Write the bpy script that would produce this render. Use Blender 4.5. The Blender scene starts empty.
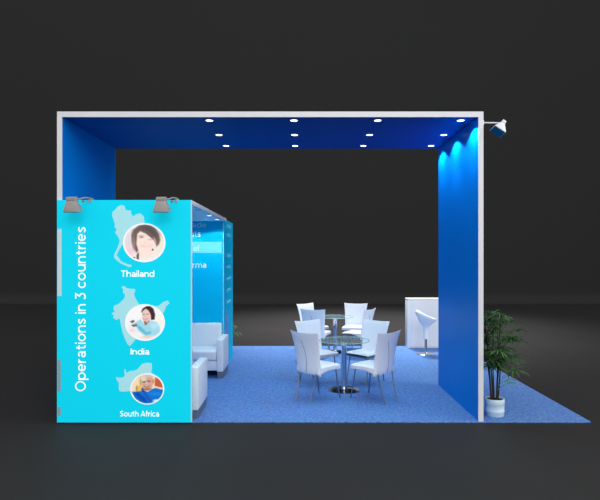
import bpy, bmesh, math, random
import numpy as np
from mathutils import Vector, Matrix
random.seed(7)
S = bpy.context.scene
C = S.collection
F, S1 = 550.0, 81.8           # focal length in pixels, pixels per metre at the stand's front plane
D1 = F / S1                   # distance of the front plane
PI = math.pi

def P(px, py, D):             # photo measurement at a distance -> metres
    return ((px - 300) * D / F, D, 2.0 - (py - 258) * D / F)

# ------------------------------------------------------------------ materials
def lin(c):
    return tuple((v / 12.92 if v <= .04045 else ((v + .055) / 1.055) ** 2.4) for v in [x / 255 for x in c])

def mat(name, rgb, rough=.5, metal=0, spec=.5, emit=None, es=0, noise=None, nscale=40, bump=0, trans=0, ior=1.45, coat=0):
    m = bpy.data.materials.new(name); m.use_nodes = True
    nt = m.node_tree; b = nt.nodes['Principled BSDF']
    col = (*lin(rgb), 1)
    b.inputs['Base Color'].default_value = col
    b.inputs['Roughness'].default_value = rough
    b.inputs['Metallic'].default_value = metal
    b.inputs['Specular IOR Level'].default_value = spec
    b.inputs['Transmission Weight'].default_value = trans
    b.inputs['IOR'].default_value = ior
    b.inputs['Coat Weight'].default_value = coat
    if emit:
        b.inputs['Emission Color'].default_value = (*lin(emit), 1)
        b.inputs['Emission Strength'].default_value = es
    if noise or bump:
        tc = nt.nodes.new('ShaderNodeTexCoord')
        n = nt.nodes.new('ShaderNodeTexNoise'); n.inputs['Scale'].default_value = nscale
        n.inputs['Detail'].default_value = 4
        nt.links.new(tc.outputs['Object'], n.inputs['Vector'])
        if noise:
            r = nt.nodes.new('ShaderNodeValToRGB')
            r.color_ramp.elements[0].position = .35; r.color_ramp.elements[1].position = .68
            r.color_ramp.elements[0].color = (*lin(noise), 1); r.color_ramp.elements[1].color = col
            nt.links.new(n.outputs['Fac'], r.inputs['Fac'])
            nt.links.new(r.outputs['Color'], b.inputs['Base Color'])
        if bump:
            bp = nt.nodes.new('ShaderNodeBump'); bp.inputs['Strength'].default_value = bump
            bp.inputs['Distance'].default_value = .004
            nt.links.new(n.outputs['Fac'], bp.inputs['Height'])
            nt.links.new(bp.outputs['Normal'], b.inputs['Normal'])
    return m

M = {}
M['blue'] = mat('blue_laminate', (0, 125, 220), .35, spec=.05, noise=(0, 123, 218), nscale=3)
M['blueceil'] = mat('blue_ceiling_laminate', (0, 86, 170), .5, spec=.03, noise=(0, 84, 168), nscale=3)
M['edge'] = mat('pale_edging', (222, 223, 228), .5, noise=(218, 219, 224), nscale=6)
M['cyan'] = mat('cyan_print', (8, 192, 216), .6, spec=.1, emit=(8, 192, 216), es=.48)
M['cyan_wall'] = mat('cyan_wall_print', (0, 182, 224), .5, spec=.06, noise=(0, 180, 223), nscale=5)
M['band'] = mat('pale_band_print', (120, 208, 226), .5, spec=.2)
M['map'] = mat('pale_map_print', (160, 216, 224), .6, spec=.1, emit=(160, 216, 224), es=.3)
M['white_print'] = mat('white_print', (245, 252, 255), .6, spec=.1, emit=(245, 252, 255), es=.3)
M['white_ink'] = mat('white_ink', (245, 252, 255), .6, spec=.1)
M['pale_ink'] = mat('pale_ink', (150, 220, 236), .6, spec=.1)
M['shaded_print'] = mat('shaded_print', (190, 228, 245), .6, spec=.1)  # white lettering in shadow, the shade put into its colour
M['lilac'] = mat('lilac_print', (140, 130, 200), .6, spec=.1)
M['patch'] = mat('bare_edge_pale', (205, 232, 240), .5)
M['patchgrey'] = mat('bare_edge_grey', (140, 172, 184), .5)
M['canopy'] = mat('pale_soffit', (222, 236, 242), .6, noise=(219, 233, 240), nscale=5)
M['chair'] = mat('white_upholstery', (228, 232, 240), .45, noise=(224, 228, 237), nscale=25, bump=.15)
M['sofa'] = mat('white_leather', (226, 228, 234), .42, noise=(221, 224, 231), nscale=18, bump=.2)
M['plastic'] = mat('white_gloss_plastic', (232, 235, 242), .2, coat=.3, noise=(230, 233, 240), nscale=3)
M['counter'] = mat('white_laminate', (226, 227, 231), .4, noise=(223, 224, 229), nscale=4)
M['chrome'] = mat('chrome', (205, 208, 214), .12, 1, noise=(200, 204, 210), nscale=8)
M['darkchrome'] = mat('dark_polished_steel', (120, 118, 118), .15, 1, noise=(112, 110, 110), nscale=8)
M['legmetal'] = mat('brushed_steel', (150, 156, 166), .3, 1, noise=(140, 147, 158), nscale=60)
M['seam'] = mat('grey_piping', (80, 92, 112), .6)
M['sofafoot'] = mat('grey_steel_plinth', (128, 132, 142), .4, .6, noise=(122, 126, 136), nscale=20)
M['lamp'] = mat('lamp_grey_metal', (170, 164, 162), .5, .1, noise=(164, 158, 156), nscale=15)
M['lampwhite'] = mat('lamp_white_metal', (214, 216, 220), .45, .1, noise=(208, 210, 215), nscale=15)
M['lens'] = mat('lens_blue_reflection', (22, 92, 124), .15, coat=.5)  # the blue reflected in the glass is painted as its base colour
M['knob'] = mat('brown_knob', (135, 105, 110), .5)
M['glow'] = mat('downlight_glow', (255, 255, 255), .5, emit=(255, 255, 255), es=4)
M['dim'] = mat('downlight_unlit', (60, 75, 95), .4)
M['ring'] = mat('downlight_ring', (190, 200, 215), .4, .3)
M['pot'] = mat('white_pot_ceramic', (205, 226, 236), .45, noise=(195, 218, 230), nscale=10)
M['soil'] = mat('potting_soil', (45, 38, 32), .9, noise=(30, 26, 22), nscale=80, bump=.6)
M['stem'] = mat('palm_stem', (52, 44, 36), .8, noise=(34, 32, 26), nscale=60)
M['leaf_dark'] = mat('palm_leaf_dark', (52, 94, 42), .5, noise=(36, 72, 30), nscale=12)
M['leaf_mid'] = mat('palm_leaf_mid', (76, 122, 56), .5, noise=(52, 92, 42), nscale=12)
M['leaf_pale'] = mat('palm_leaf_pale', (120, 190, 120), .5, noise=(84, 150, 84), nscale=12)
M['floor'] = mat('studio_floor_paint', (49, 48, 48), .6, spec=.05, noise=(47, 46, 46), nscale=.6)
M['backdrop'] = mat('studio_backdrop', (52, 52, 52), .95, spec=.0)

def glass_mat(name, col, alpha):
    m = bpy.data.materials.new(name); m.use_nodes = True
    b = m.node_tree.nodes['Principled BSDF']
    b.inputs['Base Color'].default_value = (*col, 1)
    b.inputs['Roughness'].default_value = .02
    b.inputs['Alpha'].default_value = alpha
    return m
M['glass'] = glass_mat('clear_glass', (.55, .72, .76), .13)
M['glass_rim'] = glass_mat('glass_rim', (.35, .62, .66), .7)

def carpet_mat():
    m = bpy.data.materials.new('blue_loop_carpet'); m.use_nodes = True
    nt = m.node_tree; b = nt.nodes['Principled BSDF']
    b.inputs['Roughness'].default_value = 1.12; b.inputs['Specular IOR Level'].default_value = .1
    tc = nt.nodes.new('ShaderNodeTexCoord')
    n = nt.nodes.new('ShaderNodeTexNoise'); n.inputs['Scale'].default_value = 26; n.inputs['Detail'].default_value = 6
    n.inputs['Roughness'].default_value = .75
    v = nt.nodes.new('ShaderNodeTexVoronoi'); v.inputs['Scale'].default_value = 14
    r = nt.nodes.new('ShaderNodeValToRGB')
    r.color_ramp.elements[0].position = .34; r.color_ramp.elements[1].position = .68
    r.color_ramp.elements[0].color = (*lin((58, 96, 160)), 1); r.color_ramp.elements[1].color = (*lin((110, 148, 203)), 1)
    mx = nt.nodes.new('ShaderNodeMix'); mx.data_type = 'RGBA'; mx.inputs[0].default_value = .12
    nt.links.new(tc.outputs['Object'], n.inputs['Vector']); nt.links.new(tc.outputs['Object'], v.inputs['Vector'])
    nt.links.new(n.outputs['Fac'], r.inputs['Fac'])
    nt.links.new(r.outputs['Color'], mx.inputs[6]); nt.links.new(v.outputs['Color'], mx.inputs[7])
    mx.blend_type = 'SOFT_LIGHT'
    nt.links.new(mx.outputs[2], b.inputs['Base Color'])
    bp = nt.nodes.new('ShaderNodeBump'); bp.inputs['Strength'].default_value = .4; bp.inputs['Distance'].default_value = .006
    nt.links.new(n.outputs['Fac'], bp.inputs['Height']); nt.links.new(bp.outputs['Normal'], b.inputs['Normal'])
    return m
M['carpet'] = carpet_mat()

# ------------------------------------------------------------------ helpers
def obj(name, bm, m, parent=None, smooth=False, ms=None):
    me = bpy.data.meshes.new(name)
    bmesh.ops.recalc_face_normals(bm, faces=bm.faces[:]) if not getattr(bm, 'keepn', False) else None
    bm.to_mesh(me); bm.free()
    for x in (ms or [m]): me.materials.append(x)
    if smooth:
        for p in me.polygons: p.use_smooth = True
        try: me.set_sharp_from_angle(angle=math.radians(40))
        except Exception: pass
    o = bpy.data.objects.new(name, me); C.objects.link(o)
    if parent: o.parent = parent
    return o

def tag(o, label=None, cat=None, group=None, kind=None):
    if label: o['label'] = label
    if cat: o['category'] = cat
    if group: o['group'] = group
    if kind: o['kind'] = kind
    return o

def thing(name, label, cat, loc=(0, 0, 0), rz=0, group=None):
    o = bpy.data.objects.new(name, None); C.objects.link(o)
    o.empty_display_size = .1
    o.location = loc; o.rotation_euler = (0, 0, rz)
    return tag(o, label, cat, group)

def dup(root, loc, rz, label, group=None):
    r = root.copy(); C.objects.link(r); r.location = loc; r.rotation_euler = (0, 0, rz)
    r['label'] = label
    if group: r['group'] = group
    for ch in list(root.children):
        c = ch.copy(); C.objects.link(c); c.parent = r
        for g in list(ch.children):
            d = g.copy(); C.objects.link(d); d.parent = c
    return r

def box(bm, x0, x1, y0, y1, z0, z1, bev=0, seg=2):
    ret = bmesh.ops.create_cube(bm, size=1)
    vs = ret['verts']
    for v in vs:
        v.co = Vector(((x0 + x1) / 2 + v.co.x * (x1 - x0), (y0 + y1) / 2 + v.co.y * (y1 - y0), (z0 + z1) / 2 + v.co.z * (z1 - z0)))
    if bev:
        es = list({e for v in vs for e in v.link_edges})
        bmesh.ops.bevel(bm, geom=es, offset=bev, segments=seg, profile=.5, affect='EDGES')
    return bm

def nb(): return bmesh.new()

def bx(*a, **k): return box(nb(), *a, **k)

def tube(bm, pts, r, n=10, cap=True):
    pts = [Vector(p) for p in pts]
    rs = r if isinstance(r, (list, tuple)) else [r] * len(pts)
    rings = []; up = None
    for i, p in enumerate(pts):
        t = (pts[min(i + 1, len(pts) - 1)] - pts[max(i - 1, 0)]).normalized()
        if up is None:
            up = Vector((0, 0, 1)) if abs(t.z) < .9 else Vector((1, 0, 0))
        a = t.cross(up).normalized(); b = a.cross(t).normalized(); up = b
        rings.append([bm.verts.new(p + (a * math.cos(q) + b * math.sin(q)) * rs[i]) for q in [2 * PI * k / n for k in range(n)]])
    for i in range(len(rings) - 1):
        for k in range(n):
            bm.faces.new((rings[i][k], rings[i][(k + 1) % n], rings[i + 1][(k + 1) % n], rings[i + 1][k]))
    if cap:
        bm.faces.new(rings[0][::-1]); bm.faces.new(rings[-1])
    return bm

def lathe(bm, prof, n=40, c=(0, 0)):
    rings = []
    for r, z in prof:
        if r < 1e-5: rings.append([bm.verts.new((c[0], c[1], z))])
        else: rings.append([bm.verts.new((c[0] + r * math.cos(2 * PI * k / n), c[1] + r * math.sin(2 * PI * k / n), z)) for k in range(n)])
    for a, b in zip(rings, rings[1:]):
        for k in range(n):
            if len(a) == 1 and len(b) == 1: continue
            if len(a) == 1: bm.faces.new((a[0], b[k], b[(k + 1) % n]))
            elif len(b) == 1: bm.faces.new((a[k], a[(k + 1) % n], b[0]))
            else: bm.faces.new((a[k], a[(k + 1) % n], b[(k + 1) % n], b[k]))
    return bm

def bez(pts, n=10):   # smooth polyline through points
    pts = [Vector(p) for p in pts]; out = []
    ext = [2 * pts[0] - pts[1]] + pts + [2 * pts[-1] - pts[-2]]
    for i in range(1, len(ext) - 2):
        p0, p1, p2, p3 = ext[i - 1:i + 3]
        for k in range(n):
            t = k / n
            out.append(.5 * ((2 * p1) + (-p0 + p2) * t + (2 * p0 - 5 * p1 + 4 * p2 - p3) * t * t + (-p0 + 3 * p1 - 3 * p2 + p3) * t ** 3))
    out.append(pts[-1]); return out

def struct(name, bm, m):
    o = obj(name, bm, m); o['kind'] = 'structure'; return o

# ------------------------------------------------------------------ setting
struct('floor', bx(-60, 60, -25, 24.8, -.12, -.02), M['floor'])
# studio backdrop: floor runs into a tall wall through a soft cove
bm = nb()
prof = [(24.0, -.02)]
for k in range(0, 13):
    a = k / 12 * PI / 2
    prof.append((24.0 + .5 * math.sin(a), -.02 + .5 * (1 - math.cos(a))))
prof.append((24.5, 26))
L = [[bm.verts.new((x, y, z)) for (y, z) in prof] for x in (-60, 60)]
for k in range(len(prof) - 1):
    bm.faces.new((L[0][k], L[1][k], L[1][k + 1], L[0][k + 1]))
struct('wall_back', bm, M['backdrop'])

cx0, cx1 = -243 / S1, 291 / S1
carpet = obj('carpet', bx(cx0, cx1, D1, D1 * 1.86, -.02, 0, bev=.004, seg=1), M['carpet'])
tag(carpet, 'blue speckled carpet laid under the whole exhibition stand', 'carpet')

# ------------------------------------------------------------------ blue portal
OX0, OX1, OT = -243 / S1, 183.5 / S1, 2 + 146.5 / S1
IX0, IX1, IT = -238 / S1, 178.5 / S1, 2 + 141 / S1
PY0, PY1 = D1, D1 * 1.29
portal = thing('portal_frame', 'large open blue portal with pale front edging arching over the carpet', 'exhibition stand', (0, D1, 0))
def child(name, bm, m, parent, **k):      # geometry given in world coordinates, stored relative to parent
    loc = Vector(parent.location)
    par = parent.parent
    while par: loc += Vector(par.location); par = par.parent
    bmesh.ops.translate(bm, verts=bm.verts[:], vec=-loc)
    return obj(name, bm, m, parent, **k)
e = .012
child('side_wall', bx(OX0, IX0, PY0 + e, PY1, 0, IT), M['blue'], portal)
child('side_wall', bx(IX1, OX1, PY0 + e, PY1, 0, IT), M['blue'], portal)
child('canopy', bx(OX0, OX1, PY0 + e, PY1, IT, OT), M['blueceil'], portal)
bm = nb()
box(bm, OX0, IX0, PY0, PY0 + e, 0, IT); box(bm, IX1, OX1, PY0, PY0 + e, 0, IT); box(bm, OX0, OX1, PY0, PY0 + e, IT, OT)
ed = child('edge_trim', bm, M['edge'], portal); ed['label'] = 'pale grey front edging'

# ------------------------------------------------------------------ downlights
def downlight(x, y, z, label, group, r=.044, lit=True, first=None):
    if first: return dup(first, (x, y, z), 0, label, group)
    t = thing('ceiling_light', label, 'ceiling light', (x, y, z), 0, group)
    bm = lathe(nb(), [(r, 0), (r + .012, 0), (r + .012, -.006), (r, -.008), (r, 0)], 24)
    obj('light_frame', bm, M['ring'], t, smooth=True)
    bm = lathe(nb(), [(0, -.001), (r, -.001), (r, -.006), (0, -.007)], 24)
    obj('diffuser', bm, M['glow'] if lit else M['dim'], t)
    return t
def spot(x, y, z, power, size, blend, color=(1, 1, 1), aim=None, radius=.03):
    l = bpy.data.lights.new('spot_light', 'SPOT'); l.energy = power; l.spot_size = math.radians(size); l.spot_blend = blend
    l.color = color; l.shadow_soft_size = radius
    o = bpy.data.objects.new('spot_light', l); C.objects.link(o); o.location = (x, y, z)
    if aim:
        d = Vector(aim) - Vector((x, y, z)); o.rotation_euler = d.to_track_quat('-Z', 'Y').to_euler()
    return o
cols = ['left-hand column of the blue ceiling', 'second column from left of the blue ceiling', 'third column from left of the blue ceiling', 'column beside the right blue wall']
rows = ['nearest', 'middle', 'rearmost']
proto = None
for ci, X in enumerate((-92.5, -6.2, 79.4, 164.3)):
    for ri, d in enumerate((1.022, 1.142, 1.253)):
        lab = 'small white round downlight, %s in the %s' % (rows[ri], cols[ci])
        o = downlight(X / S1, d * D1, IT, lab, 'downlights in the blue ceiling', first=proto)
        proto = proto or o
        if ci == 3:
            spot(X / S1, d * D1, IT - .012, 50, 128, .2, (.3, .85, 1), radius=.02)
        else:
            spot(X / S1, d * D1, IT - .012, 30, 62, .7, (.85, .93, 1))

# ------------------------------------------------------------------ cyan graphic panel (backlit print)
PX0, PX1 = -243 / S1, -108 / S1
QX0 = -243 / S1 * (D1 - .035) / D1
PT = 2 + 57.7 / S1
FY = D1 - .035                      # print plane
panel = thing('graphic_panel', 'tall cyan graphic panel with country maps and portraits at the front left', 'display panel', ((PX0 + PX1) / 2, D1 - .02, 0))
child('panel_board', bx(QX0, PX1 - .006, FY, D1 - .002, -.0, PT), M['cyan'], panel)
bm = bx(PX1 - .006, PX1 + .004, FY, D1 - .002, 0, PT)
tr = child('side_trim', bm, M['edge'], panel); tr['label'] = 'pale right-hand edge strip'
def pxw(x, y, Y=FY): return P(x, y, Y)
def flat_poly(pts, Y, th=.0015):
    bm = nb()
    vs = [bm.verts.new(pxw(x, y, Y) if len(pts[0]) == 2 else (x, y, 0)) for x, y in pts]
    f = bm.faces.new(vs)
    r = bmesh.ops.extrude_face_region(bm, geom=[f])
    for v in [g for g in r['geom'] if isinstance(g, bmesh.types.BMVert)]: v.co.y -= th
    bmesh.ops.triangulate(bm, faces=bm.faces[:])
    return bm
for (a, b, c, d, m) in ((57.4, 61.6, 229, 296, 'patch'), (57.4, 60.8, 360, 391.5, 'patchgrey'), (57.4, 60.8, 407, 416, 'patchgrey')):
    q = child('bare_edge_patch', flat_poly([(a, c), (b, c), (b, d), (a, d)], FY), M[m], panel)
    q['label'] = 'pale bare patch on the left edge'

def arc(cx, cy, rx, ry, a0, a1, n=None):
    n = n or max(4, int(abs(a1 - a0) / 12))
    return [(cx + rx * math.cos(math.radians(a0 + (a1 - a0) * k / n)), cy + ry * math.sin(math.radians(a0 + (a1 - a0) * k / n))) for k in range(n + 1)]
def crv(*p): return [(v.x, v.y) for v in bez([(a, b, 0) for a, b in p], 5)]
GL = {
 'O': (.94, [arc(.47, .5, .42, .45, 0, 360)]), 'p': (.70, [[(.06, .7), (.06, -.27)], arc(.36, .36, .29, .30, 0, 360)]),
 'e': (.68, [[(.06, .36), (.62, .36)], arc(.34, .36, .28, .30, 0, 318)]), 'r': (.40, [[(.06, 0), (.06, .71)], arc(.36, .36, .30, .29, 172, 92)]),
 'a': (.60, [arc(.27, .21, .21, .15, 0, 360), [(.52, 0), (.52, .44)], arc(.29, .44, .23, .22, 0, 145)]),
 't': (.44, [[(.19, .9), (.19, .22)], arc(.34, .21, .15, .15, 180, 290), [(.02, .65), (.4, .65)]]),
 'i': (.12, [[(.06, 0), (.06, .7)], [(.06, .86), (.06, 1.0)]]), 'o': (.72, [arc(.36, .36, .30, .30, 0, 360)]),
 'n': (.66, [[(.06, 0), (.06, .71)], arc(.33, .40, .27, .26, 180, 0) + [(.60, 0)]]),
 's': (.54, [crv((.49, .6), (.28, .66), (.09, .52), (.27, .38), (.48, .2), (.27, .06), (.03, .14))]),
 '3': (.60, [[(.06, .94), (.54, .94), (.28, .58)], arc(.26, .32, .28, .26, 88, -145)]),
 'c': (.62, [arc(.35, .36, .29, .30, 44, 316)]), 'u': (.66, [[(.60, 0), (.60, .71)], [(.06, .71)] + arc(.33, .32, .27, .26, 180, 360)]),
 'T': (.72, [[(0, .94), (.72, .94)], [(.36, .94), (.36, 0)]]), 'h': (.66, [[(.06, 0), (.06, 1.04)], arc(.33, .40, .27, .26, 180, 0) + [(.60, 0)]]),
 'l': (.12, [[(.06, 0), (.06, 1.04)]]), 'd': (.70, [arc(.34, .36, .29, .30, 0, 360), [(.64, 0), (.64, 1.04)]]),
 'I': (.12, [[(.06, 0), (.06, 1)]]), 'S': (.70, [crv((.62, .84), (.36, .94), (.1, .76), (.36, .53), (.62, .27), (.36, .06), (.05, .17))]),
 'f': (.38, [[(.17, 0), (.17, .82)] + arc(.33, .82, .16, .17, 180, 85), [(.02, .65), (.38, .65)]]),
 'A': (.84, [[(.03, 0), (.42, .97), (.81, 0)], [(.16, .28), (.68, .28)]]),
 'm': (1.08, [[(.06, 0), (.06, .71)], arc(.30, .42, .24, .24, 180, 0) + [(.54, 0)], arc(.78, .42, .24, .24, 180, 0) + [(1.02, 0)]])}
def ribbon(bm, pts, w, ox=0):
    pts = [Vector((x + ox, y, 0)) for x, y in pts]; n = len(pts); closed = (pts[0] - pts[-1]).length < 1e-4
    if closed: pts = pts[:-1]; n -= 1
    pr = []
    for i in range(n):
        a = pts[i - 1] if (closed or i) else pts[i]; b = pts[(i + 1) % n] if (closed or i < n - 1) else pts[i]
        d0 = (pts[i] - a).normalized() if (pts[i] - a).length else (b - pts[i]).normalized()
        d1 = (b - pts[i]).normalized() if (b - pts[i]).length else d0
        t = (d0 + d1).normalized(); nn = Vector((-t.y, t.x, 0)); k = min(1.8, 1 / max(.4, t.dot(d1)))
        pr.append((bm.verts.new(pts[i] + nn * w / 2 * k), bm.verts.new(pts[i] - nn * w / 2 * k)))
    for i in range(n if closed else n - 1):
        a, b = pr[i], pr[(i + 1) % n]
        bm.faces.new((a[0], a[1], b[1], b[0]))
def text_mesh(s, w=.13, space=.1, only=None):
    bm = nb(); x = 0; wi = 0
    for ch in s:
        if ch == ' ': x += .34; wi += 1; continue
        adv, st = GL[ch]
        if only is None or wi == only:
            for q in st: ribbon(bm, q, w, x)
        x += adv + space
    return bm
def fit_text(s, x0, x1, y0, y1, Y, bold=.13, rot=False, th=.0006, space=.12, only=None):
    """lettering fitted to a box measured on the photo (y0 = top)."""
    full = text_mesh(s, bold, space); bm = text_mesh(s, bold, space, only)
    if rot:
        for v in list(bm.verts) + list(full.verts): v.co = Vector((-v.co.y, v.co.x, 0))
    xs = [v.co.x for v in full.verts]; ys = [v.co.y for v in full.verts]
    a, b, c, d = min(xs), max(xs), min(ys), max(ys)
    p0 = P(x0, y1, Y); p1 = P(x1, y0, Y)
    for v in bm.verts:
        v.co = Vector((p0[0] + (v.co.x - a) / (b - a) * (p1[0] - p0[0]), Y, p0[2] + (v.co.y - c) / (d - c) * (p1[2] - p0[2])))
    r = bmesh.ops.extrude_face_region(bm, geom=bm.faces[:])
    for v in [g for g in r['geom'] if isinstance(g, bmesh.types.BMVert)]: v.co.y -= th
    return bm
def lett(s, *a, m='white_print', parent=None, **k):
    o = child('lettering', fit_text(s, *a, **k), M[m], parent)
    return o
for k in range(4): lett('Operations in 3 countries', 75, 88.6, 226.8, 391.2, FY, bold=.125, rot=True, only=k, parent=panel)['label'] = 'white vertical title lettering, one word'
lett('Thailand', 121, 154.3, 270.3, 276.9, FY, bold=.155, parent=panel)['label'] = 'white lettering under the top portrait'
lett('India', 130.6, 149.2, 348.3, 354.6, FY, bold=.155, parent=panel)['label'] = 'white lettering under the middle portrait'
lett('South Africa', 120, 159, 410.3, 416.6, FY, bold=.155, parent=panel)['label'] = 'white lettering under the bottom portrait'

def tr_pts(pts, s, ox, oy): return [(ox + x / s, oy + y / s) for x, y in pts]
thai = tr_pts([(290,60),(300,68),(302,80),(325,83),(324,94),(332,107),(345,96),(362,94),(374,104),(378,128),(370,160),(320,190),(297,212),(291,219),(286,225),(275,243),(266,262),(276,272),(283,284),(298,292),(312,297),(327,300),(326,306),(314,309),(304,303),(292,298),(280,292),(268,282),(257,272),(257,258),(266,240),(274,222),(279,203),(275,192),(268,180),(260,172),(267,156),(258,150),(260,138),(256,122),(249,106),(250,88),(262,78),(272,66),(280,62)], 4, 50, 190)
india = tr_pts([(70,42),(90,38),(105,52),(130,56),(155,55),(158,70),(150,85),(155,105),(165,125),(182,152),(230,160),(290,165),(305,160),(330,140),(360,128),(372,145),(350,165),(345,185),(330,210),(300,260),(200,330),(160,370),(140,397),(125,413),(110,402),(95,370),(80,330),(70,290),(60,240),(40,250),(20,238),(24,222),(8,208),(30,200),(22,180),(25,160),(45,155),(65,140),(90,115),(95,90),(80,78),(84,62)], 6.25, 110, 280)
sa = tr_pts([(42,178),(60,186),(90,182),(99,172),(95,130),(102,128),(110,152),(135,140),(160,138),(180,130),(200,110),(215,92),(245,85),(278,88),(280,120),(275,150),(292,162),(270,200),(150,272),(125,275),(90,278),(65,275),(58,250),(60,220),(45,200)], 6.67, 110, 350)
for pts, l in ((thai, 'top'), (india, 'middle'), (sa, 'bottom')):
    child('country_map', flat_poly(pts, FY), M['map'], panel)['label'] = 'pale map outline behind the %s portrait' % l

# printed portraits: colours painted per vertex from simple shapes, no shading
def vcol_mat():
    m = bpy.data.materials.new('portrait_print'); m.use_nodes = True
    nt = m.node_tree; b = nt.nodes['Principled BSDF']
    b.inputs['Roughness'].default_value = .6; b.inputs['Specular IOR Level'].default_value = .1
    a = nt.nodes.new('ShaderNodeVertexColor'); a.layer_name = 'print'
    nt.links.new(a.outputs['Color'], b.inputs['Base Color'])
    nt.links.new(a.outputs['Color'], b.inputs['Emission Color']); b.inputs['Emission Strength'].default_value = .2
    return m
M['portrait'] = vcol_mat()
def poly_sd(X, Y, poly):
    p = np.array(poly, float); n = len(p)
    d = np.full(X.shape, 1e9); inside = np.zeros(X.shape, bool)
    for i in range(n):
        a, b = p[i], p[(i + 1) % n]
        ex, ey = b - a
        wx, wy = X - a[0], Y - a[1]
        t = np.clip((wx * ex + wy * ey) / (ex * ex + ey * ey + 1e-9), 0, 1)
        d = np.minimum(d, np.hypot(wx - ex * t, wy - ey * t))
        c = ((a[1] > Y) != (b[1] > Y)) & (X < (b[0] - a[0]) * (Y - a[1]) / ((b[1] - a[1]) + 1e-12) + a[0])
        inside ^= c
    return np.where(inside, -d, d)
def portrait(shapes, bg, s, ox, oy, cx, cy, rx, ry):
    N, K = 44, 120
    bm = nb(); col = bm.verts.layers.float_color.new('print')
    R, T = np.meshgrid(np.linspace(0, 1, N + 1)[1:], np.arange(K) * 2 * PI / K, indexing='ij')
    U = np.concatenate([[0], (R * np.cos(T)).ravel()]); V = np.concatenate([[0], (R * np.sin(T)).ravel()])
    px = cx + U * rx; py = cy + V * ry
    X = (px - ox) * s; Y = (py - oy) * s
    c = np.tile(np.array(bg, float), (len(X), 1))
    for sh in shapes:
        if sh[0] == 'e':
            _, ex, ey, a, b, rgb, soft = sh
            sd = (np.hypot((X - ex) / a, (Y - ey) / b) - 1) * min(a, b)
        else:
            _, poly, rgb, soft = sh
            sd = poly_sd(X, Y, poly)
        al = np.clip(.5 - sd / (2 * soft), 0, 1)[:, None]
        c = c * (1 - al) + np.array(rgb, float) * al
    rr = np.hypot(U, V)
    al = np.clip((rr - .915) / .03, 0, 1)[:, None]
    c = c * (1 - al) + np.array((250, 252, 254.)) * al
    vs = []
    for i in range(len(X)):
        v = bm.verts.new(P(px[i], py[i], FY - .003)); v[col] = (*lin(c[i]), 1); vs.append(v)
    g = lambda i, k: vs[1 + i * K + (k % K)]
    for k in range(K):
        bm.faces.new((vs[0], g(0, k), g(0, k + 1)))
        for i in range(N - 1): bm.faces.new((g(i, k), g(i + 1, k), g(i + 1, k + 1), g(i, k + 1)))
    # rim gives the disc its thickness
    back = []
    for k in range(K):
        v0 = g(N - 1, k); v = bm.verts.new(v0.co + Vector((0, .003, 0))); v[col] = v0[col]; back.append(v)
    for k in range(K): bm.faces.new((g(N - 1, k), back[k], back[(k + 1) % K], g(N - 1, k + 1)))
    return bm
S_th = [('e',135,230,40,110,(226,218,222),30),('e',140,315,45,40,(250,206,218),25),('e',470,260,70,120,(240,234,214),40),
 ('e',450,120,40,50,(215,200,195),25),
 ('p',[(165,150),(185,95),(240,52),(300,40),(360,52),(410,90),(440,140),(452,200),(440,240),(412,275),(400,230),(300,200),(240,190),(240,300),(215,328),(195,290),(172,225)],(112,96,92),8),
 ('p',[(250,80),(330,60),(400,110),(420,170),(380,150),(330,110)],(92,82,84),14),
 ('p',[(222,140),(252,112),(300,132),(345,165),(395,210),(412,262),(395,320),(345,365),(290,385),(248,350),(232,300),(214,240)],(252,228,216),7),
 ('p',[(380,170),(405,190),(420,235),(408,240),(392,212)],(196,158,146),6),
 ('e',180,175,14,60,(128,108,102),10),('e',190,240,14,50,(158,128,120),10),
 ('e',264,172,19,6,(140,112,108),5),('e',264,158,24,4,(180,155,148),5),('e',352,196,17,5,(200,170,162),6),
 ('e',312,258,44,11,(238,190,188),8),('e',312,255,32,5,(252,246,246),4),('e',302,225,8,8,(240,208,198),6),
 ('e',320,405,110,35,(250,236,228),20),('e',430,330,50,60,(247,234,224),25),
 ('e',376,297,8,9,(50,44,56),4),('p',[(217,345),(240,322),(238,398),(216,388)],(84,76,72),5),('e',192,378,9,9,(84,70,84),5)]
S_in = [('e',450,210,50,80,(250,246,232),30),('e',130,330,80,60,(246,240,244),25),
 ('p',[(180,240),(230,212),(270,268),(340,232),(400,240),(440,295),(446,350),(390,398),(285,408),(210,345),(165,285)],(160,220,236),8),
 ('p',[(190,290),(215,285),(300,360),(340,345),(345,370),(290,390),(215,335)],(104,192,216),9),
 ('p',[(330,260),(420,255),(438,300),(360,330)],(190,230,246),14),
 ('p',[(236,130),(250,95),(290,70),(335,66),(372,98),(390,160),(384,216),(348,222),(330,180),(250,150)],(64,40,50),6),
 ('p',[(250,125),(285,95),(318,118),(342,165),(345,205),(325,240),(295,262),(272,262),(250,220),(242,170)],(240,204,192),5),
 ('p',[(265,235),(330,230),(300,270),(275,280)],(150,100,100),7),('p',[(278,225),(322,222),(300,258)],(236,196,184),6),
 ('e',263,160,12,5,(150,110,108),4),('e',306,158,12,5,(150,110,108),4),('e',285,207,24,8,(196,110,120),5),('e',285,204,17,4,(250,244,244),3),('e',283,182,6,8,(222,176,166),4),
 ('p',[(108,240),(150,220),(165,238),(135,258)],(96,92,98),5),('p',[(122,280),(178,258),(195,285),(150,300)],(110,108,112),6),('e',150,262,22,10,(205,215,220),6),
 ('e',135,335,30,16,(248,220,210),10),('e',300,412,70,16,(244,214,200),9)]
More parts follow.
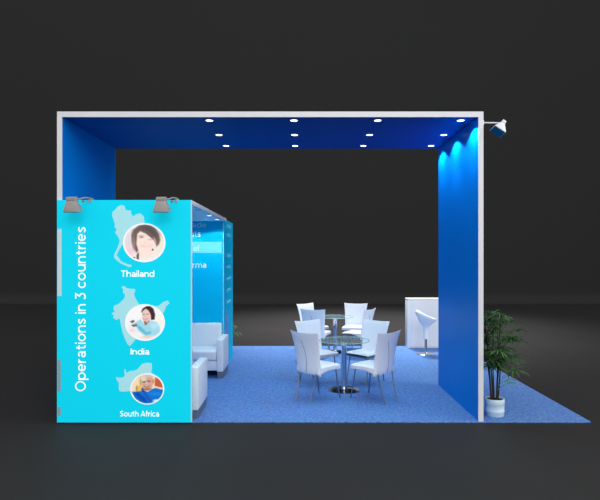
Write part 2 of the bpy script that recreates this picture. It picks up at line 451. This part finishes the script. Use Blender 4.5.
S_sa = [('e',110,215,60,90,(252,224,196),25),('p',[(160,120),(185,115),(190,280),(120,300),(130,230),(160,230)],(240,196,96),12),('e',130,260,10,28,(190,140,70),6),
 ('p',[(330,125),(390,160),(420,230),(418,262),(330,235)],(204,98,58),7),('p',[(325,232),(420,255),(425,275),(320,256)],(250,224,196),5),('e',310,130,30,30,(250,220,190),14),
 ('p',[(76,300),(180,288),(215,280),(250,300),(305,265),(340,255),(425,275),(430,330),(385,385),(300,435),(200,428),(115,375)],(14,118,218),6),
 ('p',[(90,310),(150,300),(240,380),(250,425),(180,400)],(10,82,180),12),('p',[(185,290),(215,285),(300,400),(285,425)],(30,90,190),8),('e',340,320,70,16,(30,140,226),10),
 ('e',347,398,38,18,(206,232,244),7),
 ('e',248,190,64,94,(222,170,148),6),('e',205,145,32,42,(226,218,208),12),('e',250,118,50,18,(224,196,180),10),('e',172,190,8,30,(190,160,90),6),
 ('e',312,180,10,26,(206,140,120),5),('e',211,188,16,7,(110,80,76),5),('e',264,180,16,7,(110,80,76),5),('e',240,205,12,16,(236,186,166),7),
 ('e',242,234,28,9,(150,80,76),5),('e',242,231,20,4,(250,240,236),3),('e',245,268,46,14,(170,116,104),8),('p',[(195,245),(215,290),(190,300),(180,270)],(60,70,150),6)]
for sh, bg, s, ox, oy, cx, cy, rx, ry, l in (
    (S_th, (244, 230, 232), 10, 115, 220, 144.2, 242.7, 21.2, 19.5, 'round portrait print of a person with short dark hair, smiling'),
    (S_in, (251, 249, 251), 11.1, 120, 300, 144.9, 322.5, 19.9, 18.3, 'round portrait print of a dark-haired person in a light blue top'),
    (S_sa, (250, 226, 200), 11.1, 125, 365, 147.2, 389.0, 17.0, 15.5, 'round portrait print of a grey-haired person in a bright blue shirt')):
    bm = portrait(sh, bg, s, ox, oy, cx, cy, rx, ry)
    child('portrait_disc', bm, M['portrait'], panel)['label'] = l

# ------------------------------------------------------------------ lounge booth behind the panel
BY = 9.84                       # plane of its printed rear wall
BE = D1 * 1.657
WX = -1.362
UT = 2.658
booth = thing('booth_canopy', 'pale flat canopy reaching back from the cyan panel over the white sofas', 'canopy', ((PX0 + PX1) / 2, (D1 + BY) / 2, UT))
child('soffit', bx(PX0 + .075, PX1 - .012, D1, BY, UT, PT - .002), M['canopy'], booth)
child('fascia', bx(PX1 - .012, PX1 + .004, D1, BY + .012, UT - .002, PT - .001), M['edge'], booth)['label'] = 'pale grey side fascia'
store = thing('partition_block', 'turquoise partition block with white words standing behind the rear sofa', 'partition', ((PX0 + WX) / 2, (BY + BE) / 2, 0))
child('partition_body', bx(PX0, WX, BY, BE, .001, PT - .004), M['cyan_wall'], store)
sw = child('side_wall', bx(PX0, PX0 + .06, PY1 + .002, BY, .001, UT), M['cyan_wall'], store)
child('corner_trim', bx(WX - .016, WX + .002, BY - .006, BY, 0, UT), M['band'], store)['label'] = 'pale vertical corner trim'
TY = BY
q = child('printed_band', flat_poly([(150, 241.7), (221.8, 241.7), (221.8, 253), (150, 253)], TY - .0001, .002), M['band'], store)
q['label'] = 'pale horizontal printed band'
lett('ade', 192.3, 206.6, 221.6, 227.4, TY, bold=.12, m='shaded_print', parent=store)['label'] = 'white end of a word, shade put into its colour'
lett('nts', 190.0, 200.8, 231.3, 237, TY, bold=.18, m='white_ink', parent=store)['label'] = 'bold white end of a word'
lett('el', 193.5, 198.8, 245.3, 250.8, TY - .002, bold=.11, m='white_ink', parent=store)['label'] = 'thin white end of a word'
lett('rma', 192.3, 206.4, 263.4, 267.9, TY, bold=.14, m='white_ink', parent=store)['label'] = 'white end of a word'
# words seen edge-on on the side face of the block
def side_word(ypx, h, n, seed):
    rnd = random.Random(seed); bm = nb()
    D = (BY + BE) / 2 + .05; z = 2 - (ypx - 258) * D / F; hh = h * D / F
    y = D - .3
    pts = [(0, 0)]
    for i in range(n * 2): pts.append(((i + .7) * .6 / (2 * n), hh * (rnd.uniform(.55, 1) if i % 2 == 0 else rnd.uniform(0, .25))))
    ribbon(bm, pts, .022)
    for v in bm.verts: v.co = Vector((WX + .0015, y + v.co.x, z - hh / 2 + v.co.y))
    r = bmesh.ops.extrude_face_region(bm, geom=bm.faces[:])
    for v in [g for g in r['geom'] if isinstance(g, bmesh.types.BMVert)]: v.co.x -= .0012
    child('lettering', bm, M['pale_ink'], store)['label'] = 'white words on the side face'
for i, (yy, h, n) in enumerate(((226.5, 4.5, 4), (235, 4.5, 3), (255.5, 3.6, 5), (266.5, 3.6, 4), (278, 3.6, 5), (289.5, 3.6, 5), (301, 3.6, 6))):
    side_word(yy, h, n, i)
bm = nb()
prof = [(-.02, 2 - (309 - 258) * 10.4 / F), (.07, 1.0), (.10, .8), (.09, .55), (.05, .32), (-.05, .30), (-.11, .5), (-.10, .8), (-.06, 1.0)]
vs = [bm.verts.new((WX + .001, 10.28 + a * 1.3, z)) for a, z in prof]
f = bm.faces.new(vs); r = bmesh.ops.extrude_face_region(bm, geom=[f])
for v in [g for g in r['geom'] if isinstance(g, bmesh.types.BMVert)]: v.co.x += .001
child('printed_figure', bm, M['lilac'], store)['label'] = 'lilac printed shape'

bp = None
for i, (D, lit) in enumerate(((7.51, False), (8.47, True), (9.30, True))):
    if i == 0:
        downlight(-1.40, D, UT, 'dark unlit downlight under the pale canopy, nearest the cyan panel', 'downlights under the pale canopy', r=.036, lit=False)
    else:
        o = downlight(-1.40, D, UT, 'lit downlight under the pale canopy, ' + ('middle of the row' if i == 1 else 'closest to the printed wall'), 'downlights under the pale canopy', r=.036, first=bp)
        bp = bp or o
        spot(-1.45, D, UT - .012, 28 if i == 2 else 14, 151, .15, (.6, .92, 1))
spot(-2.2, 9.3, UT - .012, 28, 151, .3, (.6, .92, 1))  # added spot with no fixture, brightens the printed wall

# ------------------------------------------------------------------ sofas
def make_sofa(label, loc, rz):   # faces -Y locally, origin under its centre, width W
    W, DP = 1.55, .70
    t = thing('sofa', label, 'sofa', loc, rz, 'white sofas in the booth')
    h = W / 2; A = .11
    obj('seat_base', bx(-h + A, h - A, -DP / 2 + .03, DP / 2 - .02, .125, .29, bev=.012), M['sofa'], t, smooth=True)
    for s in (-1, 1):
        x0, x1 = sorted((s * h, s * (h - A)))
        obj('armrest', bx(x0, x1, -DP / 2, DP / 2, .11, .645, bev=.014, seg=3), M['sofa'], t, smooth=True)
        obj('leg', bx(min(x0, x1) + .012, max(x0, x1) - .008, -DP / 2 + .02, DP / 2 - .03, 0, .11), M['sofafoot'], t)['label'] = 'grey steel plinth leg'
    obj('backrest', bx(-h + A + .002, h - A - .002, DP / 2 - .16, DP / 2, .29, .85, bev=.03, seg=4), M['sofa'], t, smooth=True)
    for s in (-1, 1):
        x0, x1 = sorted((s * .003, s * (h - A - .003)))
        obj('seat_cushion', bx(x0, x1, -DP / 2 + .0, DP / 2 - .165, .292, .46, bev=.035, seg=4), M['sofa'], t, smooth=True)
    return t
sf = make_sofa('white boxy sofa facing the viewer in front of the turquoise printed wall', (-1.275 - .775, 9.47, 0), 0)
dup(sf, (-1.262 - .775, D1 * 1.013 + .35, 0), PI, 'white boxy sofa close behind the cyan panel, only its arm showing')

# ------------------------------------------------------------------ tables
def make_table(label, loc):
    t = thing('bistro_table', label, 'table', loc, 0, 'round glass tables')
    R = .385
    tp = obj('tabletop', lathe(nb(), [(0, .748), (R - .006, .748), (R - .006, .758), (0, .758)], 64), M['glass'], t, smooth=True); tp['label'] = 'clear round glass top'
    obj('glass_rim', lathe(nb(), [(R - .005, .748), (R, .751), (R, .756), (R - .005, .759), (R - .005, .748)], 64), M['glass_rim'], tp, smooth=True)['label'] = 'greenish polished rim'
    obj('column', lathe(nb(), [(0, .02), (.055, .02), (.044, .04), (.04, .06), (.04, .70), (.045, .715), (.045, .735), (0, .735)], 32), M['chrome'], t, smooth=True)
    obj('top_plate', lathe(nb(), [(0, .735), (.11, .737), (.11, .747), (0, .747)], 40), M['chrome'], t, smooth=True)
    obj('base', lathe(nb(), [(0, 0), (.232, 0), (.235, .004), (.23, .012), (.14, .02), (.05, .028), (0, .028)], 56), M['darkchrome'], t, smooth=True)['label'] = 'dark polished disc base'
    return t
T1 = (.667, 8.33); T2 = (.743, 11.67)
tb = make_table('round glass table on a chrome column, nearer of the two', (*T1, 0))
dup(tb, (*T2, 0), 0, 'round glass table on a chrome column, farther of the two')

# ------------------------------------------------------------------ chairs
def make_chair(label, group):      # faces +Y, origin under the seat centre
    t = thing('dining_chair', label, 'chair', (0, 0, 0), 0, group)
    ZB, ZT = .375, .965
    def surf(u, v):
        w = .222 + .012 * v + .032 * v ** 3
        z = ZB + (ZT - ZB) * v + .016 * u * u * v + (.02 * (1 - u * u) * (1 - v))
        y = -.205 - .045 * v - .048 * v ** 3 + .045 * u * u * (1 - .4 * v)
        return Vector((u * w, y, z))
    NU, NV = 14, 18
    bm = nb(); fr = []; bk = []
    for j in range(NV + 1):
        a = []; b = []
        for i in range(NU + 1):
            u = -1 + 2 * i / NU; v = j / NV
            p = surf(u, v)
            th = .036 * (1 - .45 * v)
            ed = min(1, (1 - abs(u)) * 7, (1 - v) * 12 + .001, v * 12 + .001)
            th2 = th * (.35 + .65 * math.sqrt(max(0, min(1, ed))))
            a.append(bm.verts.new(p + Vector((0, th2 / 2, 0)))); b.append(bm.verts.new(p - Vector((0, th2 / 2, 0))))
        fr.append(a); bk.append(b)
    for j in range(NV):
        for i in range(NU):
            bm.faces.new((fr[j][i], fr[j][i + 1], fr[j + 1][i + 1], fr[j + 1][i]))
            bm.faces.new((bk[j][i], bk[j + 1][i], bk[j + 1][i + 1], bk[j][i + 1]))
    for j in range(NV):
        for i in (0, NU): bm.faces.new((fr[j][i], fr[j + 1][i], bk[j + 1][i], bk[j][i]))
    for i in range(NU):
        for j in (0, NV): bm.faces.new((fr[j][i], fr[j][i + 1], bk[j][i + 1], bk[j][i]))
    back = obj('backrest', bm, M['chair'], t, smooth=True)
    pts = [surf(.22 * math.sin(v * 3.6 + .5) - .12, v) + Vector((0, -.018 * (1 - .45 * v) - .001, 0)) for v in [k / 14 * .8 + .02 for k in range(15)]]
    obj('seam', tube(nb(), pts, .0028, 6), M['seam'], back)['label'] = 'dark curved seam on the rear'
    # seat: rounded pad, its underside sweeping up towards the front
    bm = nb(); N = 12
    box(bm, -.222, .222, -.2, .255, .38, .505)
    bmesh.ops.subdivide_edges(bm, edges=bm.edges[:], cuts=5, use_grid_fill=True)
    bmesh.ops.bevel(bm, geom=[e for e in bm.edges if len(e.link_faces) == 2 and e.calc_face_angle(0) > 1], offset=.028, segments=4, profile=.5, affect='EDGES')
    for v in bm.verts:
        k = (v.co.y + .2) / .45
        if v.co.z < .44: v.co.z += .06 * math.sin(min(1, max(0, k)) * PI * .55)
        else: v.co.z += -.012 * (k - .45) ** 2 * 2 + .004 - .012 * (v.co.x / .2) ** 2 * .5
        v.co.x *= 1 + .05 * k
    obj('seat', bm, M['chair'], t, smooth=True)
    for s in (-1, 1):
        obj('leg', tube(nb(), bez([(s * .165, -.19, .40), (s * .155, -.215, .27), (s * .135, -.29, .004)], 6), .0095, 8), M['legmetal'], t, smooth=True)
        obj('leg', tube(nb(), bez([(s * .18, .19, .455), (s * .19, .215, .25), (s * .205, .26, .003)], 6), .0095, 8), M['legmetal'], t, smooth=True)
    obj('leg_frame', tube(nb(), [(-.165, -.15, .405), (.165, -.15, .405), (.18, .19, .445), (-.18, .19, .445), (-.165, -.15, .405)], .008, 6), M['legmetal'], t)
    return t
G = 'white chairs around the glass tables'
rows_ = [
 (T1, -.425, -.52, 45, 'white curved-back chair at the nearer table, front left, its back to the viewer'),
 (T1, .385, -.52, -45, 'white curved-back chair at the nearer table, front right beside the blue wall'),
 (T1, -.38, .52, 142, 'white curved-back chair at the nearer table, far left behind the front left one'),
 (T1, .40, .52, 225, 'white curved-back chair at the nearer table, far right facing the viewer'),
 (T2, -.40, -.43, 20, 'white chair at the farther table, near left, its back square to the viewer'),
 (T2, .44, -.47, -58, 'white chair at the farther table, near right, seen from its side'),
 (T2, -.44, .53, 135, 'white chair at the farther table, far left, seen above the near left one'),
 (T2, .45, .5, 195, 'white chair at the farther table, far right, squarely facing the viewer')]
ch0 = None
for (T, dx, dy, hd, lab) in rows_:
    loc = (T[0] + dx, T[1] + dy, 0); rz = -math.radians(hd)
    if ch0 is None:
        ch0 = make_chair(lab, G); ch0.location = loc; ch0.rotation_euler = (0, 0, rz)
    else: dup(ch0, loc, rz, lab, G)

# ------------------------------------------------------------------ counter and stool
ct = thing('reception_counter', 'white reception counter at the rear beside the blue wall', 'counter', (2.94, 12.36, 0))
cX0, cX1, cY0, cY1 = 2.385, 3.45, 12.22, 12.47
child('counter_body', bx(cX0 + .0, cX1, cY0, cY1, 0, 1.06, bev=.006), M['counter'], ct, smooth=True)
child('countertop', bx(cX0 - .001, cX1 + .001, cY0 - .002, cY1 + .02, 1.061, 1.10, bev=.006), M['counter'], ct, smooth=True)
child('corner_panel', bx(cX0 + .10, cX1 - .10, cY0 - .008, cY0, .03, 1.04), M['counter'], ct)

st = thing('bar_stool', 'white moulded swivel bar stool on chrome base before the counter', 'stool', (2.63, 11.5, 0), 0)
def shell(off):
    rings = []
    prof = [(.048, .31), (.050, .42), (.054, .50), (.068, .56), (.098, .61), (.14, .655), (.175, .69)]
    return prof
bm = nb(); n = 48
def ringpts(r, z, lift, back):
    out = []
    for k in range(n):
        a = 2 * PI * k / n
        c = math.cos(a)                      # -1 = back (to the left), +1 = front
        zz = z + lift * ((1 - c) / 2) ** 1.15 * back
        rr = r * (1 + .06 * c)
        out.append(bm.verts.new((rr * math.cos(a) * 1.02, rr * math.sin(a), zz)))
    return out
seq = [(.048, .31, 0), (.050, .42, 0), (.054, .50, 0), (.066, .56, 0), (.098, .60, .04), (.145, .64, .22), (.183, .675, .52)]
rings = [ringpts(r, z, .165, b) for r, z, b in seq]
for q in range(9):                       # rolled lip, fatter round the raised back
    th = math.radians(-20 + 200 * q / 8); ring = []
    for k in range(n):
        a = 2 * PI * k / n; c = math.cos(a); bk = (1 - c) / 2
        t_ = .014 + .034 * bk ** 1.3
        rr = (.198 + t_ * math.cos(th)) * (1 + .10 * c); zz = .715 + .155 * bk ** 1.1 + t_ * math.sin(th)
        ring.append(bm.verts.new((rr * math.cos(a), rr * math.sin(a), zz)))
    rings.append(ring)
rings += [ringpts(r, z, .165, b) for r, z, b in ((.14, .70, .35), (.09, .68, .1), (.05, .675, 0))]
for a, b in zip(rings, rings[1:]):
    for k in range(n): bm.faces.new((a[k], a[(k + 1) % n], b[(k + 1) % n], b[k]))
bm.faces.new(rings[0]); bm.faces.new(rings[-1])
seat = obj('seat', bm, M['plastic'], st, smooth=True)
seat['label'] = 'white moulded shell seat with a raised back'
obj('column', lathe(nb(), [(0, .02), (.03, .02), (.026, .05), (.026, .32), (0, .32)], 24), M['chrome'], st, smooth=True)
obj('base', lathe(nb(), [(0, 0), (.208, 0), (.212, .005), (.2, .012), (.08, .022), (.04, .034), (0, .036)], 48), M['chrome'], st, smooth=True)

# ------------------------------------------------------------------ potted palms
def make_palm(label, loc, H, spread, nst, seed, xmin=None, xmax=None, name_mat=None, sparse=False):
    rnd = random.Random(seed)
    t = thing('potted_palm', label, 'plant', loc, 0, 'potted palms')
    pot = obj('pot', lathe(nb(), [(0, 0), (.108, 0), (.112, .006), (.116, .055), (.118, .058), (.118, .072), (.116, .075), (.118, .145), (.120, .148), (.121, .212), (.118, .217), (.108, .217), (.106, .19), (0, .19)], 40), M['pot'], t, smooth=True)
    pot['label'] = 'round white pot with grooved bands'
    obj('soil', lathe(nb(), [(0, .189), (.106, .189), (.104, .2), (.05, .207), (0, .205)], 24), M['soil'], pot)
    def clampx(p, lo, hi):
        if lo is not None and p.x < lo: p.x = lo + (rnd.random() * .01)
        if hi is not None and p.x > hi: p.x = hi
        return p
    lo = None if xmin is None else xmin - loc[0]; hi = None if xmax is None else xmax - loc[0]
    def frond(base, tip, nleaf, ll, m):
        """arching rachis then a fan of narrow pointed leaflets"""
        bm = nb()
        mid = (base + tip) / 2 + Vector((0, 0, .10 * (tip - base).length))
        cur = bez([base, mid, tip], 5)
        cur = [clampx(c, lo, hi) for c in cur]
        tube(bm, cur, [.004 - .002 * i / len(cur) for i in range(len(cur))], 5)
        out = (tip - base); out.z *= .25
        out = out.normalized() if out.length > .01 else Vector((rnd.uniform(-1, 1), rnd.uniform(-1, 1), .2)).normalized()
        side = out.cross(Vector((0, 0, 1))).normalized()
        for k in range(nleaf):
            a = (k / (nleaf - 1) - .5) * math.radians(rnd.uniform(250, 300))
            d = out * math.cos(a) + side * math.sin(a) + Vector((0, 0, rnd.uniform(.0, .7)))
            d.normalize()
            L_ = ll * rnd.uniform(.75, 1.1) * (1 - .25 * abs(a) / 2)
            o = cur[-1]; w = ll * .038
            sd = d.cross(Vector((0, 0, 1))).normalized()
            pr = None; M_ = 5
            for q in range(M_ + 1):
                s_ = q / M_
                c = o + d * L_ * s_ + Vector((0, 0, -L_ * .5 * s_ ** 2.2))
                c = clampx(c, lo, hi)
                ww = w * (math.sin(PI * min(1, .12 + s_ * .88)) ** .7) + .0006
                if q == M_: ww = .0006
                tri = [bm.verts.new(c - sd * ww), bm.verts.new(c + Vector((0, 0, -ww * .5))), bm.verts.new(c + sd * ww), bm.verts.new(c + Vector((0, 0, -ww * .5 + .0012)))]
                if pr:
                    for e_ in range(4): bm.faces.new((pr[e_], pr[(e_ + 1) % 4], tri[(e_ + 1) % 4], tri[e_]))
                pr = tri
        return bm
    for i in range(nst):
        a = 2 * PI * i / nst + rnd.uniform(-.3, .3); r0 = rnd.uniform(.02, .07)
        b = Vector((math.cos(a) * r0, math.sin(a) * r0, .19))
        hh = H * (.58 + .5 * (i % 4) / 3) * rnd.uniform(.92, 1.06)
        top = Vector((math.cos(a) * (r0 + rnd.uniform(.02, .1)), math.sin(a) * (r0 + rnd.uniform(.02, .1)), hh * .86))
        top = clampx(top, lo + .03 if lo is not None else None, hi)
        cur = bez([b, (b + top) / 2 + Vector((rnd.uniform(-.015, .015), rnd.uniform(-.015, .015), 0)), top], 6)
        obj('stem', tube(nb(), cur, [.011 - .006 * k / len(cur) for k in range(len(cur))], 8), M['stem'], t, smooth=True)
        nf = 3 if sparse else 7
        for k in range(nf):
            fa = a + (k / nf) * 2 * PI + rnd.uniform(-.4, .4)
            q = cur[int(len(cur) * (.62 + .36 * k / nf))]
            rr = spread * rnd.uniform(.45, 1.0)
            tip = q + Vector((math.cos(fa) * rr, math.sin(fa) * rr, rnd.uniform(.02, .2) * H * .8))
            tip.z = min(tip.z, H * rnd.uniform(.88, .96))
            if lo is not None and tip.x < lo + .05: tip.x = 2 * (lo + .05) - tip.x
            tip = clampx(tip, lo, hi)
            mm = M['leaf_mid'] if rnd.random() < .45 else M['leaf_dark']
            obj('frond', frond(q, tip, rnd.randint(12, 15), spread * rnd.uniform(.8, 1.15), mm), mm, t)
    if not sparse:
        for (dx, dy, z, m) in ((.17, -.05, .42, 'leaf_pale'), (.12, -.14, .48, 'leaf_pale'), (-.10, -.1, .66, 'leaf_pale'), (.2, .05, .50, 'leaf_mid')):
            q = Vector((dx * .15, dy * .15, z * .75))
            tip = clampx(Vector((dx, dy, z)), lo, hi)
            obj('frond', frond(q, tip, 10, .15, M[m]), M[m], t)
    return t
make_palm('bushy green palm in a white pot outside the right blue wall', (2.478, 7.0, 0), 1.36, .235, 8, 4, xmin=OX1 + .02)
make_palm('small palm mostly hidden behind the turquoise partition block', (-1.60, 11.72, 0), .70, .205, 7, 11, sparse=True)

# ------------------------------------------------------------------ lamps on arms
def make_floodlight(label, loc, rz, tilt, m, wide=.205, top=.115, hgt=.165, dep=.1, arm=None, group=None, armm=None, tiltx=0):
    """head hangs from origin; arm given in local coordinates"""
    t = thing('arm_floodlight', label, 'lamp', loc, rz, group)
    R = Matrix.Rotation(tilt, 4, 'Y') @ Matrix.Rotation(tiltx, 4, 'X')
    bm = nb()
    a, b = top / 2, wide / 2; c, d = dep * .28, dep / 2
    lo = [bm.verts.new((x, y, -hgt)) for x, y in ((-b, -d), (b, -d), (b, d), (-b, d))]
    mi = [bm.verts.new((x, y, -.03)) for x, y in ((-a, -c), (a, -c), (a, c), (-a, c))]
    hi = [bm.verts.new((x, y, 0)) for x, y in ((-a, -c), (a, -c), (a, c), (-a, c))]
    for p, q in ((lo, mi), (mi, hi)):
        for k in range(4): bm.faces.new((p[k], p[(k + 1) % 4], q[(k + 1) % 4], q[k]))
    bm.faces.new(hi); bm.faces.new(lo[::-1])
    bmesh.ops.bevel(bm, geom=bm.edges[:], offset=.006, segments=2, profile=.5, affect='EDGES')
    bmesh.ops.transform(bm, matrix=R, verts=bm.verts[:])
    hd = obj('lamp_head', bm, m, t, smooth=True)
    bm = bx(-b * .88, b * .88, -d * .85, d * .85, -hgt - .006, -hgt + .001)
    bmesh.ops.transform(bm, matrix=R, verts=bm.verts[:])
    obj('lens', bm, M['lens'], hd)['label'] = 'dark glass lens, blue reflection put into its colour'
    bm = bx(-a * .95, a * .95, -c * 1.1, c * 1.1, -.02, .014, bev=.004)
    bmesh.ops.transform(bm, matrix=R, verts=bm.verts[:])
    obj('bracket', bm, m, t)
    obj('arm', tube(nb(), arm, .009, 8), armm or m, t, smooth=True)
    return t
for (x, lab) in ((71.7, 'grey arm floodlight clipped over the cyan panel, left one'), (161.2, 'grey arm floodlight clipped over the cyan panel, right one')):
    LD = D1 - .28
    p = P(x, 198.3, LD)
    f = make_floodlight(lab, p, 0, 0, M['lamp'], wide=.195, top=.115, hgt=.155, dep=.13, tiltx=.22,
        arm=[(.03, .0, -.006), (.08, .02, -.008), (.11, .10, PT - p[2] + .012), (.12, .24, PT - p[2] + .022), (.12, .35, PT - p[2] + .022)], group='floodlights on the cyan panel')
    bm = lathe(nb(), [(0, -.012), (.014, -.012), (.016, 0), (.014, .012), (0, .012)], 16, (.11, .06))
    bmesh.ops.translate(bm, verts=bm.verts[:], vec=(0, 0, -.03))
    obj('knob', bm, M['knob'], f, smooth=True)['label'] = 'brown clamp knob'
    bm = bx(.105, .135, .242, .36, PT - p[2] + .001, PT - p[2] + .013); box(bm, .105, .135, .232, .2425, PT - p[2] - .03, PT - p[2] + .012)
    obj('clamp', bm, M['lamp'], f)
p = P(503.6, 122.2, D1 + .0)
f = make_floodlight('white arm floodlight jutting out from the top right corner of the portal', p, 0, math.radians(34), M['lampwhite'], wide=.165, top=.05, hgt=.15, dep=.15, tiltx=-.3,
    arm=[(0, 0, -.004), (-.10, 0, 0), (OX1 - p[0], .0, 0)], armm=M['lampwhite'])
f.location.y = D1 + .03
obj('wall_plate', bx(OX1 - p[0] + .001, OX1 - p[0] + .012, -.015, .03, -.03, .03, bev=.002), M['lampwhite'], f)

# ------------------------------------------------------------------ lights, world, camera
def area(name, loc, aim, sx, sy, power, color=(1, 1, 1)):
    l = bpy.data.lights.new(name, 'AREA'); l.shape = 'RECTANGLE'; l.size = sx; l.size_y = sy; l.energy = power; l.color = color
    o = bpy.data.objects.new(name, l); C.objects.link(o); o.location = loc
    o.rotation_euler = (Vector(aim) - Vector(loc)).to_track_quat('-Z', 'Y').to_euler()
    return o
area('added_front_fill', (1.5, -3.5, 7.5), (0, 9, 1), 6, 4, 500)  # unseen fill light added to brighten the front of the stand
area('added_side_fill', (9.5, 5.0, 6.0), (-1, 10, .5), 4, 3, 300)  # unseen fill light added for the partition side, left wall and carpet
spot(1.6, 16.2, 9.5, 9500, 82, .95, (1, .99, .98), aim=(1.9, 16.0, 0), radius=.8)  # added overhead spot, brightens the floor behind the stand

W = bpy.data.worlds.new('studio_ambient'); S.world = W; W.use_nodes = True
bg = W.node_tree.nodes['Background']
bg.inputs['Color'].default_value = (.97, .98, 1, 1); bg.inputs['Strength'].default_value = .95

cam = bpy.data.cameras.new('camera'); co = bpy.data.objects.new('camera', cam); C.objects.link(co)
cam.sensor_width = 36; cam.lens = 36 * F / 600; cam.shift_y = 8 / 600; cam.clip_end = 200
co.location = (0, 0, 2.0); co.rotation_euler = (PI / 2, 0, 0)
S.camera = co
S.view_settings.view_transform = 'Standard'; S.view_settings.look = 'None'
S.view_settings.gamma = 1; S.view_settings.use_curve_mapping = False
S.view_settings.exposure = 0
